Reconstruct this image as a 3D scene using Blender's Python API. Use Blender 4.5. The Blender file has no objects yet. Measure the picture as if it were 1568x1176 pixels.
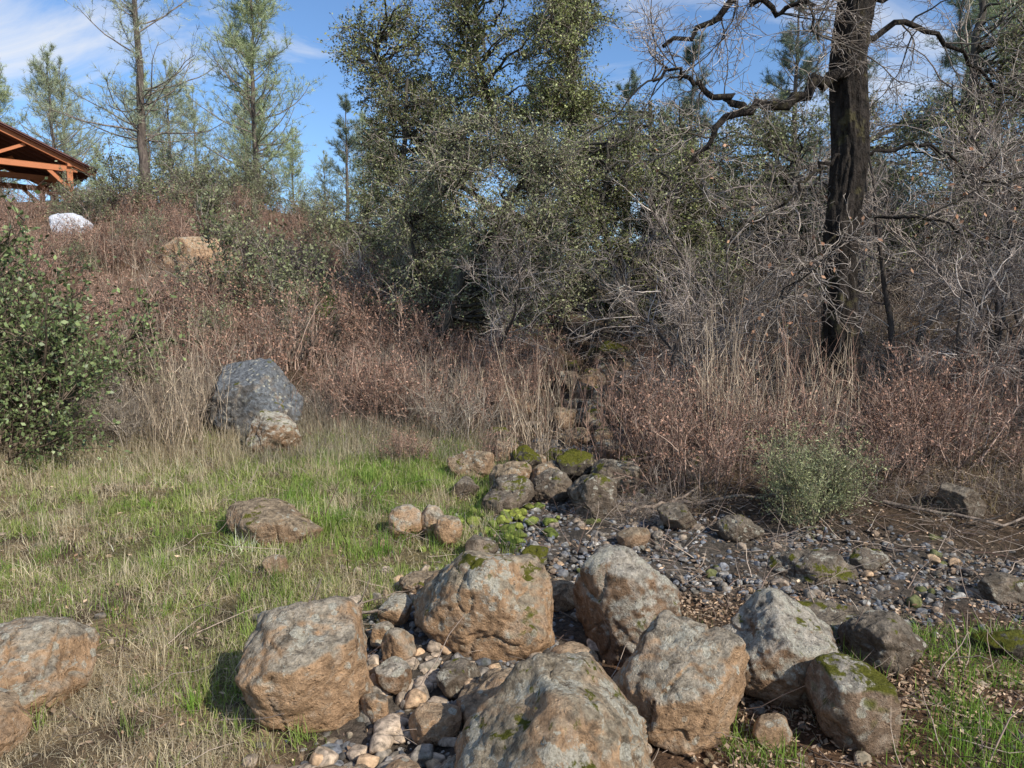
import bpy, math, bmesh
import numpy as np
from mathutils import Vector, Matrix
rng=np.random.default_rng(11)
S=bpy.context.scene
# ---------------------------------------------------------------- noise
def _hh(i,j,k,s):
    n=(i*374761393+j*668265263+k*1440662683+s*974634777)&0xffffffff
    n=((n^(n>>13))*1274126177)&0xffffffff
    n=n^(n>>16)
    return n/4294967295.0
def vn(p,s=0):
    i=np.floor(p).astype(np.int64); f=p-i; u=f*f*(3-2*f)
    r=0
    for a in (0,1):
        for b in (0,1):
            for c in (0,1):
                w=(u[...,0] if a else 1-u[...,0])*(u[...,1] if b else 1-u[...,1])*(u[...,2] if c else 1-u[...,2])
                r=r+w*_hh(i[...,0]+a,i[...,1]+b,i[...,2]+c,s)
    return r*2-1
def fbm(p,o=4,s=0,g=.5):
    r=0;a=1;q=np.array(p,float)
    for k in range(o):
        r=r+a*vn(q,s+k*17); a*=g; q=q*2.03+5.3
    return r
def n2(x,y,sc,o=3,s=0):
    x=np.asarray(x,float);y=np.asarray(y,float)
    return fbm(np.stack([x*sc,y*sc,np.zeros_like(x)],-1),o,s)
def ss(a,b,x):
    t=np.clip((np.asarray(x,float)-a)/(b-a),0,1); return t*t*(3-2*t)
# ---------------------------------------------------------------- terrain
CH=[(9,3.5),(3,4.1),(1.3,4.5),(.35,5.0),(.65,7),(1.25,10),(1.9,14),(3,25),(6,60)]
SP=[(.35,5.0),(.25,3.9),(-.45,2.9),(-.45,1.0)]
def dseg(x,y,pts):
    d=np.full(np.shape(x),1e9)
    for (ax,ay),(bx,by) in zip(pts[:-1],pts[1:]):
        dx,dy=bx-ax,by-ay
        t=np.clip(((x-ax)*dx+(y-ay)*dy)/(dx*dx+dy*dy),0,1)
        d=np.minimum(d,np.hypot(x-ax-t*dx,y-ay-t*dy))
    return d
def H(x,y):
    x=np.asarray(x,float);y=np.asarray(y,float)
    d=dseg(x,y,CH); d2=dseg(x,y,SP)
    z=np.interp(y,[7.3,12,25,60,150,450],[0,.5,1.9,5,7,9])-.10*ss(5.0,3.4,y)
    rt=ss(-.3,.5,x); wt=rt*(1-ss(4.6,3.9,y))
    z=z+(.26*wt+.07*(1-rt))*ss(.35,2.0,np.minimum(d,d2+.15))
    z=z+.40*ss(.5,2.4,d)*ss(9,13,y)+.15*ss(.5,2.,d)*ss(6,8,y)*rt
    z=z+3.0*ss(8.6,24,y)*ss(.5,12,-x)
    z=z+.10*np.clip(x-2.5,0,12)*ss(5,10,y)+.10*np.clip(x-4,0,40)*ss(12,30,y)
    z=z+.035*n2(x,y,1.6,3,3)+.22*n2(x,y,.23,3,9)*ss(9,15,np.hypot(x,y))
    return z
def Hs(x,y): return float(H(np.array([x]),np.array([y]))[0])
# ---------------------------------------------------------------- mesh accumulator
class Acc:
    def __init__(s): s.v=[];s.c=[];s.q=[];s.t=[];s.qm=[];s.tm=[];s.n=0
    def add(s,v,c,q=None,t=None,m=0):
        v=np.asarray(v,float).reshape(-1,3); c=np.broadcast_to(np.asarray(c,float),(len(v),3))
        s.v.append(v); s.c.append(c)
        if q is not None: s.q.append(q+s.n); s.qm.append(np.full(len(q),m))
        if t is not None: s.t.append(t+s.n); s.tm.append(np.full(len(t),m))
        s.n+=len(v)
    def mesh(s,name,mats,smooth=True,origin=(0,0,0)):
        V=np.concatenate(s.v)-np.array(origin); C=np.concatenate(s.c)
        Q=np.concatenate(s.q) if s.q else np.zeros((0,4),int); T=np.concatenate(s.t) if s.t else np.zeros((0,3),int)
        M=np.concatenate([np.concatenate(s.qm) if s.q else np.zeros(0,int),np.concatenate(s.tm) if s.t else np.zeros(0,int)])
        me=bpy.data.meshes.new(name)
        me.vertices.add(len(V)); me.vertices.foreach_set('co',V.ravel().astype(np.float32))
        nl=4*len(Q)+3*len(T); me.loops.add(nl)
        me.loops.foreach_set('vertex_index',np.concatenate([Q.ravel(),T.ravel()]).astype(np.int32))
        me.polygons.add(len(Q)+len(T))
        me.polygons.foreach_set('loop_start',np.concatenate([np.arange(len(Q))*4,4*len(Q)+np.arange(len(T))*3]).astype(np.int32))
        me.polygons.foreach_set('material_index',M.astype(np.int32))
        me.polygons.foreach_set('use_smooth',np.full(len(M),smooth))
        me.update(calc_edges=True)
        ca=me.color_attributes.new('Col','FLOAT_COLOR','POINT')
        ca.data.foreach_set('color',np.concatenate([C,np.ones((len(C),1))],1).ravel().astype(np.float32))
        for m in mats: me.materials.append(m)
        return me
def obj(name,me,loc=(0,0,0),rot=0,sc=1,parent=None):
    o=bpy.data.objects.new(name,me); S.collection.objects.link(o)
    o.location=loc; o.rotation_euler=(0,0,rot); o.scale=(sc,sc,sc) if np.isscalar(sc) else sc
    if parent: o.parent=parent
    return o
def empty(name,loc=(0,0,0)):
    o=bpy.data.objects.new(name,None); S.collection.objects.link(o); o.location=loc; o.empty_display_size=.2; return o
def nrm(a): return a/np.maximum(np.linalg.norm(a,axis=-1,keepdims=True),1e-9)
def tube(acc,P,R,k,col,m=0):
    B,n,_=P.shape
    T=nrm(np.gradient(P,axis=1))
    tm=nrm(P[:,-1]-P[:,0]); ref=np.where(np.abs(tm[:,2:3])<.85,np.array([[0,0,1.]]),np.array([[1.,0,0]]))[:,None,:]
    U=nrm(np.cross(T,np.broadcast_to(ref,T.shape))); W=np.cross(T,U)
    a=np.arange(k)*2*math.pi/k
    ring=P[:,:,None]+R[:,:,None,None]*(np.cos(a)[None,None,:,None]*U[:,:,None]+np.sin(a)[None,None,:,None]*W[:,:,None])
    idx=np.arange(B*n*k).reshape(B,n,k); r=np.roll(idx,-1,2)
    q=np.stack([idx[:,:-1],r[:,:-1],r[:,1:],idx[:,1:]],-1).reshape(-1,4)
    c=np.asarray(col,float)
    if c.ndim==2: c=np.repeat(c,n*k,axis=0)
    acc.add(ring,c,q=q,m=m)
def grow(P0,D0,L,n,wob,trop=0.,r=rng):
    B=len(P0);P=np.zeros((B,n+1,3));P[:,0]=P0;d=nrm(D0.copy())
    for i in range(1,n+1):
        d=d+r.normal(0,wob,(B,3)); d[:,2]+=trop; d=nrm(d); P[:,i]=P[:,i-1]+d*(L/n)[:,None]
    return P
def spawn(P,cnt,t0,t1,a0,a1,r=rng,up=0.):
    B,n=P.shape[:2]; b=r.integers(0,B,cnt); tt=r.uniform(t0,t1,cnt); t=tt*(n-1)
    i=np.minimum(t.astype(int),n-2); f=(t-i)[:,None]
    pos=P[b,i]*(1-f)+P[b,i+1]*f; tan=nrm(P[b,i+1]-P[b,i])
    q=r.normal(0,1,(cnt,3)); q[:,2]+=up; q=nrm(q-tan*(q*tan).sum(1,keepdims=True))
    a=r.uniform(a0,a1,cnt)[:,None]
    return b,tt,pos,nrm(np.cos(a)*tan+np.sin(a)*q)
def leaves(acc,pos,size,col,asp=.5,m=1,dirv=None,dj=1.,r=rng):
    N=len(pos); d=r.normal(0,1,(N,3))*dj
    if dirv is not None: d=d+dirv
    d=nrm(d); w=nrm(np.cross(d,r.normal(0,1,(N,3)))); s=np.broadcast_to(np.asarray(size,float),(N,))[:,None]
    v=np.stack([pos,pos+d*.5*s+w*asp*.5*s,pos+d*s,pos+d*.5*s-w*asp*.5*s],1)
    q=np.arange(N*4).reshape(N,4)
    acc.add(v,np.repeat(col,4,axis=0),q=q,m=m)
def needles(acc,pos,d,L,w,col,m=1,r=rng):
    N=len(pos); s=nrm(np.cross(d,r.normal(0,1,(N,3))))*w*.5
    v=np.stack([pos-s,pos+s,pos+d*L[:,None]],1)
    acc.add(v,np.repeat(col,3,axis=0),t=np.arange(N*3).reshape(N,3),m=m)
def colmix(a,b,n,r=rng,jit=.2):
    t=r.uniform(0,1,(n,1)); c=np.array(a)*(1-t)+np.array(b)*t
    return np.clip(c*(1+r.normal(0,jit,(n,1))),.005,.9)
# ---------------------------------------------------------------- materials
def newmat(name):
    m=bpy.data.materials.new(name); m.use_nodes=True; nt=m.node_tree; nt.nodes.clear()
    o=nt.nodes.new('ShaderNodeOutputMaterial'); return m,nt,o
def N(nt,t,**kw):
    n=nt.nodes.new(t)
    for k,v in kw.items(): setattr(n,k,v)
    return n
def L(nt,a,b): nt.links.new(a,b)
def mth(nt,op,a,b=None,clamp=False):
    n=N(nt,'ShaderNodeMath',operation=op,use_clamp=clamp)
    for i,v in enumerate((a,b)):
        if v is None: continue
        if isinstance(v,(int,float)): n.inputs[i].default_value=v
        else: L(nt,v,n.inputs[i])
    return n.outputs[0]
def mixc(nt,f,a,b,bt='MIX'):
    n=N(nt,'ShaderNodeMix',data_type='RGBA',blend_type=bt)
    for i,v in ((0,f),(6,a),(7,b)):
        if isinstance(v,(int,float)): n.inputs[i].default_value=v
        elif isinstance(v,tuple): n.inputs[i].default_value=(*v,1) if len(v)==3 else v
        else: L(nt,v,n.inputs[i])
    return n.outputs[2]
def noise(nt,co,sc,det=5,rough=.55,dist=0):
    n=N(nt,'ShaderNodeTexNoise'); n.inputs['Scale'].default_value=sc;n.inputs['Detail'].default_value=det
    n.inputs['Roughness'].default_value=rough;n.inputs['Distortion'].default_value=dist; L(nt,co,n.inputs['Vector']); return n.outputs[0]
def ramp(nt,f,a,b):
    n=N(nt,'ShaderNodeMapRange',clamp=True); n.inputs[1].default_value=a;n.inputs[2].default_value=b; L(nt,f,n.inputs[0]); return n.outputs[0]
def leafmat(name,trans=.3,rough=.5,spec=.4):
    m,nt,o=newmat(name); a=N(nt,'ShaderNodeAttribute',attribute_name='Col')
    p=N(nt,'ShaderNodeBsdfPrincipled'); p.inputs['Roughness'].default_value=rough; p.inputs['Specular IOR Level'].default_value=spec
    L(nt,a.outputs[0],p.inputs['Base Color'])
    if trans>0:
        t=N(nt,'ShaderNodeBsdfTranslucent'); tc=mixc(nt,1.,a.outputs[0],(1.4,1.4,.8),'MULTIPLY'); L(nt,tc,t.inputs[0])
        mx=N(nt,'ShaderNodeMixShader'); mx.inputs[0].default_value=trans; L(nt,p.outputs[0],mx.inputs[1]);L(nt,t.outputs[0],mx.inputs[2]); L(nt,mx.outputs[0],o.inputs[0])
    else: L(nt,p.outputs[0],o.inputs[0])
    return m
def diffmat(name):
    m,nt,o=newmat(name); a=N(nt,'ShaderNodeAttribute',attribute_name='Col'); d=N(nt,'ShaderNodeBsdfDiffuse'); L(nt,a.outputs[0],d.inputs[0]); L(nt,d.outputs[0],o.inputs[0]); return m
def barkmat(name,sc=14,bump=.5,stretch=.25,dist=.03,lich=.0,lcol=(.2,.2,.12)):
    m,nt,o=newmat(name); a=N(nt,'ShaderNodeAttribute',attribute_name='Col')
    tc=N(nt,'ShaderNodeTexCoord'); mp=N(nt,'ShaderNodeMapping'); mp.inputs['Scale'].default_value=(1,1,stretch); L(nt,tc.outputs['Object'],mp.inputs[0])
    n1=noise(nt,mp.outputs[0],sc,6,.65,.4); c=mixc(nt,ramp(nt,n1,.35,.65),(.35,.35,.35),(1.5,1.45,1.4)); c=mixc(nt,1.,a.outputs[0],c,'MULTIPLY')
    if lich>0:
        n2_=noise(nt,tc.outputs['Object'],5,6,.6); c=mixc(nt,mth(nt,'MULTIPLY',ramp(nt,n2_,.56,.64),lich),c,lcol)
    p=N(nt,'ShaderNodeBsdfPrincipled'); p.inputs['Roughness'].default_value=.9; p.inputs['Specular IOR Level'].default_value=.2; L(nt,c,p.inputs['Base Color'])
    if bump>0:
        b=N(nt,'ShaderNodeBump'); b.inputs['Strength'].default_value=bump; b.inputs['Distance'].default_value=dist; L(nt,n1,b.inputs['Height']); L(nt,b.outputs[0],p.inputs['Normal'])
    L(nt,p.outputs[0],o.inputs[0]); return m
def rockmat(name,side,top,lichen=.5,moss=0.,lc=(.74,.70,.57),topbias=.0):
    m,nt,o=newmat(name); tc=N(nt,'ShaderNodeTexCoord').outputs['Object']
    oi=N(nt,'ShaderNodeObjectInfo'); av=N(nt,'ShaderNodeVectorMath',operation='ADD'); sc_=N(nt,'ShaderNodeVectorMath',operation='SCALE'); L(nt,oi.outputs['Location'],sc_.inputs[0]); sc_.inputs['Scale'].default_value=3.7; L(nt,tc,av.inputs[0]); L(nt,sc_.outputs[0],av.inputs[1]); tc=av.outputs[0]
    g=N(nt,'ShaderNodeNewGeometry'); sx=N(nt,'ShaderNodeSeparateXYZ'); L(nt,g.outputs['Normal'],sx.inputs[0]); nz=sx.outputs[2]
    nb=noise(nt,tc,4.5,6,.6,.5); nm=noise(nt,tc,22,8,.7,.2); nf=noise(nt,tc,90,6,.7)
    tf=ramp(nt,mth(nt,'ADD',nz,mth(nt,'MULTIPLY',mth(nt,'SUBTRACT',nb,.5),2.4)),.38-topbias,.8-topbias)
    s2=mixc(nt,ramp(nt,nm,.35,.65),tuple(v*.6 for v in side),tuple(min(v*1.3,.8) for v in side))
    wv=noise(nt,tc,6,7,.65,.8); s2=mixc(nt,mth(nt,'MULTIPLY',ramp(nt,wv,.52,.64),.5),s2,(.68,.55,.42))
    t2=mixc(nt,ramp(nt,nm,.36,.64),tuple(v*.42 for v in top),tuple(min(v*1.4,.8) for v in top))
    c=mixc(nt,tf,s2,t2)
    dk=noise(nt,tc,9,9,.74,.5); c=mixc(nt,mth(nt,'MULTIPLY',ramp(nt,dk,.55,.63),.65),c,(.09,.07,.052))
    ln=noise(nt,tc,5.5,10,.76,.3); lf=mth(nt,'MULTIPLY',ramp(nt,ln,.61-.08*lichen,.625-.08*lichen),ramp(nt,nz,-.1,.5))
    vo=N(nt,'ShaderNodeTexVoronoi'); vo.inputs['Scale'].default_value=14; L(nt,tc,vo.inputs['Vector'])
    vf=mth(nt,'LESS_THAN',mth(nt,'ADD',vo.outputs[0],mth(nt,'MULTIPLY',nm,.45)),.38+.24*lichen)
    vmask=ramp(nt,noise(nt,tc,2.6,2),.47,.51)
    lf=mth(nt,'MAXIMUM',lf,mth(nt,'MULTIPLY',mth(nt,'MULTIPLY',vf,vmask),ramp(nt,nz,-.2,.3)))
    lcol=mixc(nt,ramp(nt,nf,.35,.65),tuple(v*.65 for v in lc),lc)
    c=mixc(nt,mth(nt,'MULTIPLY',lf,.85),c,lcol)
    if moss>0:
        mn=noise(nt,tc,6,7,.65,.3); mf=mth(nt,'MULTIPLY',ramp(nt,mn,.66-.16*moss,.69-.16*moss),ramp(nt,nz,.2,.6))
        c=mixc(nt,mf,c,mixc(nt,nf,(.06,.07,.01),(.24,.23,.04)))
    c=mixc(nt,ramp(nt,nf,.3,.7),mixc(nt,1.,c,(.62,.59,.55),'MULTIPLY'),c)
    p=N(nt,'ShaderNodeBsdfPrincipled'); p.inputs['Roughness'].default_value=.95; p.inputs['Specular IOR Level'].default_value=.12; L(nt,c,p.inputs['Base Color'])
    hb=mth(nt,'ADD',mth(nt,'MULTIPLY',nm,1.),mth(nt,'MULTIPLY',nf,.5))
    vp=N(nt,'ShaderNodeTexVoronoi'); vp.inputs['Scale'].default_value=34; L(nt,tc,vp.inputs['Vector'])
    hb=mth(nt,'ADD',hb,mth(nt,'MULTIPLY',ramp(nt,vp.outputs[0],0,.22),.35)); hb=mth(nt,'ADD',hb,mth(nt,'MULTIPLY',nb,.4))
    b=N(nt,'ShaderNodeBump'); b.inputs['Strength'].default_value=1.; b.inputs['Distance'].default_value=.036; L(nt,hb,b.inputs['Height']); L(nt,b.outputs[0],p.inputs['Normal'])
    L(nt,p.outputs[0],o.inputs[0]); return m
def plain(name,col,rough=.7,var=.3,sc=6,spec=.3,stretch=(1,1,1)):
    m,nt,o=newmat(name); tc=N(nt,'ShaderNodeTexCoord'); mp=N(nt,'ShaderNodeMapping'); mp.inputs['Scale'].default_value=stretch; L(nt,tc.outputs['Object'],mp.inputs[0])
    n1=noise(nt,mp.outputs[0],sc,6,.6); c=mixc(nt,n1,tuple(v*(1-var) for v in col),tuple(min(1,v*(1+var)) for v in col))
    p=N(nt,'ShaderNodeBsdfPrincipled'); p.inputs['Roughness'].default_value=rough; p.inputs['Specular IOR Level'].default_value=spec; L(nt,c,p.inputs['Base Color']); L(nt,p.outputs[0],o.inputs[0]); return m
M_leaf=leafmat('oak_leaf',0,.45,.35); M_grass=leafmat('grass_blade',.3,.6,.2); M_needle=leafmat('pine_needle',0,.5,.4); M_dry=diffmat('dry_leaf')
M_bark=barkmat('bark',14,.8,.25,.04,.3); M_twig=diffmat('twig'); M_oakbark=barkmat('black_oak_bark',15,1.,.5,.14,.35,(.22,.19,.08))
# ---------------------------------------------------------------- ground
def graxis(n,tm,k): t=np.linspace(-tm,tm,n); return k*np.sinh(t)
xs=graxis(520,5.6,3.); ys=graxis(520,5.6,3.)+4.
X,Y=np.meshgrid(xs,ys); Z=H(X,Y)
Z=Z+.02*n2(X,Y,6,3,21)*ss(30,10,np.hypot(X,Y))
def masks(x,y):
    d=np.minimum(dseg(x,y,CH),dseg(x,y,SP)+.1)
    wob=n2(x,y,1.1,3,41)
    grav=ss(.85,.4,d+.25*wob)*ss(-2,0,y)*ss(13,9,y)
    left=ss(.15,-.35,x+.25*wob)*ss(.45,.8,d+.15*wob)
    green=left*ss(8.4,7.0,y)*ss(-.35,.4,n2(x,y,.9,3,55)+.75*ss(-3.4,-1.4,x)*ss(3.,4.6,y)-.15)
    return d,grav,left,green
d_,gr_,lf_,gn_=masks(X,Y)
fine=n2(X,Y,2.6,4,91)
soil=np.array([.22,.135,.085]); lit=np.array([.12,.09,.062]); grn=np.array([.15,.155,.06]); gravc=np.array([.15,.14,.125]); straw=np.array([.40,.32,.20])
C=np.zeros(X.shape+(3,)); C[:]=lit
def mx(C,f,c): return C*(1-f[...,None])+np.array(c)*f[...,None]
C=mx(C,ss(5.2,3.5,Y)*.8*ss(-.4,.5,fine),soil); C=mx(C,lf_*.85*ss(10,8,Y)*ss(-.9,-.2,fine),straw); C=mx(C,gn_*.6,grn); C=mx(C,gr_*.85,gravc)
C=mx(C,ss(10,13,Y)*ss(-1.5,-4,X)*.8,(.22,.15,.105))
far=ss(24,34,np.hypot(X,Y)); C=mx(C,far,(.15,.14,.08))
gp=ss(1.7,.8,np.hypot((X+3.2)/1.4,(Y-14.3)/1.6)); C=mx(C,gp,(.2,.28,.05))
a=Acc(); idx=np.arange(X.size).reshape(X.shape)
q=np.stack([idx[:-1,:-1],idx[:-1,1:],idx[1:,1:],idx[1:,:-1]],-1).reshape(-1,4)
a.add(np.stack([X,Y,Z],-1),C.reshape(-1,3),q=q)
m,nt,o=newmat('ground_soil'); at=N(nt,'ShaderNodeAttribute',attribute_name='Col'); tc=N(nt,'ShaderNodeTexCoord').outputs['Object']
na=noise(nt,tc,3,8,.7,.3); nb=noise(nt,tc,30,8,.7); nc=noise(nt,tc,120,4,.7)
c=mixc(nt,ramp(nt,na,.35,.65),(.6,.58,.55),(1.35,1.25,1.15)); c=mixc(nt,1.,at.outputs[0],c,'MULTIPLY')
c=mixc(nt,1.,c,mixc(nt,ramp(nt,nb,.35,.65),(.45,.45,.45),(1.5,1.45,1.4)),'MULTIPLY')
p=N(nt,'ShaderNodeBsdfPrincipled'); p.inputs['Roughness'].default_value=.95; p.inputs['Specular IOR Level'].default_value=.15; L(nt,c,p.inputs['Base Color'])
b=N(nt,'ShaderNodeBump'); b.inputs['Strength'].default_value=1.; b.inputs['Distance'].default_value=.04; L(nt,mth(nt,'ADD',nb,mth(nt,'MULTIPLY',nc,.5)),b.inputs['Height']); L(nt,b.outputs[0],p.inputs['Normal']); L(nt,p.outputs[0],o.inputs[0])
obj('ground',a.mesh('ground',[m]))
# ---------------------------------------------------------------- boulders
_ico={}
def ico(n):
    if n not in _ico:
        bm=bmesh.new(); bmesh.ops.create_icosphere(bm,subdivisions=n,radius=1); 
        _ico[n]=(nrm(np.array([v.co[:] for v in bm.verts])),np.array([[v.index for v in f.verts] for f in bm.faces])); bm.free()
    return _ico[n]
def boulder(name,x,y,w,dp,h,mat,seed,yaw=0.,emb=.15,box=.5,tilt=(0,0),planes=None,z=None,crack=.035,kk=38,rough=.9,ridge=0):
    r=np.random.default_rng(seed); V,F=ico(6 if w>.3 else 5)
    pn=nrm(r.normal(0,1,(11,3))); pd=r.uniform(.60,.9,11)
    bx=np.array([[1,0,0],[-1,0,0],[0,1,0],[0,-1,0],[0,0,1],[0,0,-1]],float)+r.normal(0,.16,(6,3)); bd=np.full(6,1-.32*box)*r.uniform(.92,1.05,6)
    pn=np.concatenate([pn,nrm(bx)]); pd=np.concatenate([pd,bd])
    if planes:
        pn=np.concatenate([pn,nrm(np.array([p_[:3] for p_ in planes],float))]); pd=np.concatenate([pd,[p_[3] for p_ in planes]])
    Vw=nrm(V+.09*np.stack([fbm(V*2.2+seed,3,seed+31),fbm(V*2.2+seed,3,seed+32),fbm(V*2.2+seed,3,seed+33)],-1))
    dt=np.clip(Vw@pn.T,0,None)/pd
    rad=((dt**kk).sum(1)+1.)**(-1./kk)
    P=V*rad[:,None]
    P=P/np.abs(P).max(0)*.5
    so=seed*3.7
    sz=np.array([w,dp,h]); Pw=P*sz
    n=nrm(V/sz)
    big=fbm(Pw*3.2/max(w,.3)*.9+so,3,seed)*.026*w
    med=fbm(Pw*11+so,5,seed+5,.6)*.014*rough*min(1,w/.4)
    rd=1-np.abs(fbm(Pw*np.array([4,4,2.5])+so,2,seed+9)); cr=-np.clip(rd-.96,0,1)/.04*crack*min(w,.6)
    pit=-np.clip(vn(Pw*26+so,seed+3)-.45,0,1)*.03*rough
    gv=0
    if ridge: gv=-ridge*np.clip(np.sin(Pw[:,0]*48+3*vn(Pw*6,seed))-.3,0,1)*(Pw[:,1]<0)*ss(-.02,.06,Pw[:,0])*ss(.16,.02,Pw[:,2])
    Pw=Pw+n*(big+med+cr+pit+gv)[:,None]
    R=(Matrix.Rotation(yaw,3,'Z')@Matrix.Rotation(tilt[0],3,'X')@Matrix.Rotation(tilt[1],3,'Y'))
    Pw=Pw@np.array(R).T
    a=Acc(); a.add(Pw,(.5,.5,.5),t=F); me=a.mesh(name,[mat])
    zb=(Hs(x,y) if z is None else z)
    return obj(name,me,(x,y,zb+h*.5-emb*h))
TAN=(.60,.385,.225); GRY=(.54,.46,.35)
R1=rockmat('rock_tan',TAN,GRY,.5,0.); R2=rockmat('rock_tan_lichen',TAN,(.47,.39,.28),.8,.4); R3=rockmat('rock_brown',(.36,.23,.14),(.56,.50,.41),1.,.4,topbias=.15)
R4=rockmat('rock_grey_blue',(.20,.19,.18),(.24,.255,.27),.3,.25,topbias=.3); R5=rockmat('rock_moss',(.12,.1,.08),(.15,.14,.11),.3,1.6); R6=rockmat('rock_orange',(.60,.39,.235),(.56,.42,.28),.3,0.,topbias=-.1); R7=rockmat('rock_dark',(.20,.155,.115),(.29,.245,.19),.4,.6); R8=rockmat('rock_dull',(.42,.28,.175),(.44,.34,.23),.2,.4,topbias=.0); R9=rockmat('rock_mossy_top',(.36,.25,.17),(.47,.42,.34),.7,1.25,topbias=.1)
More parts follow.
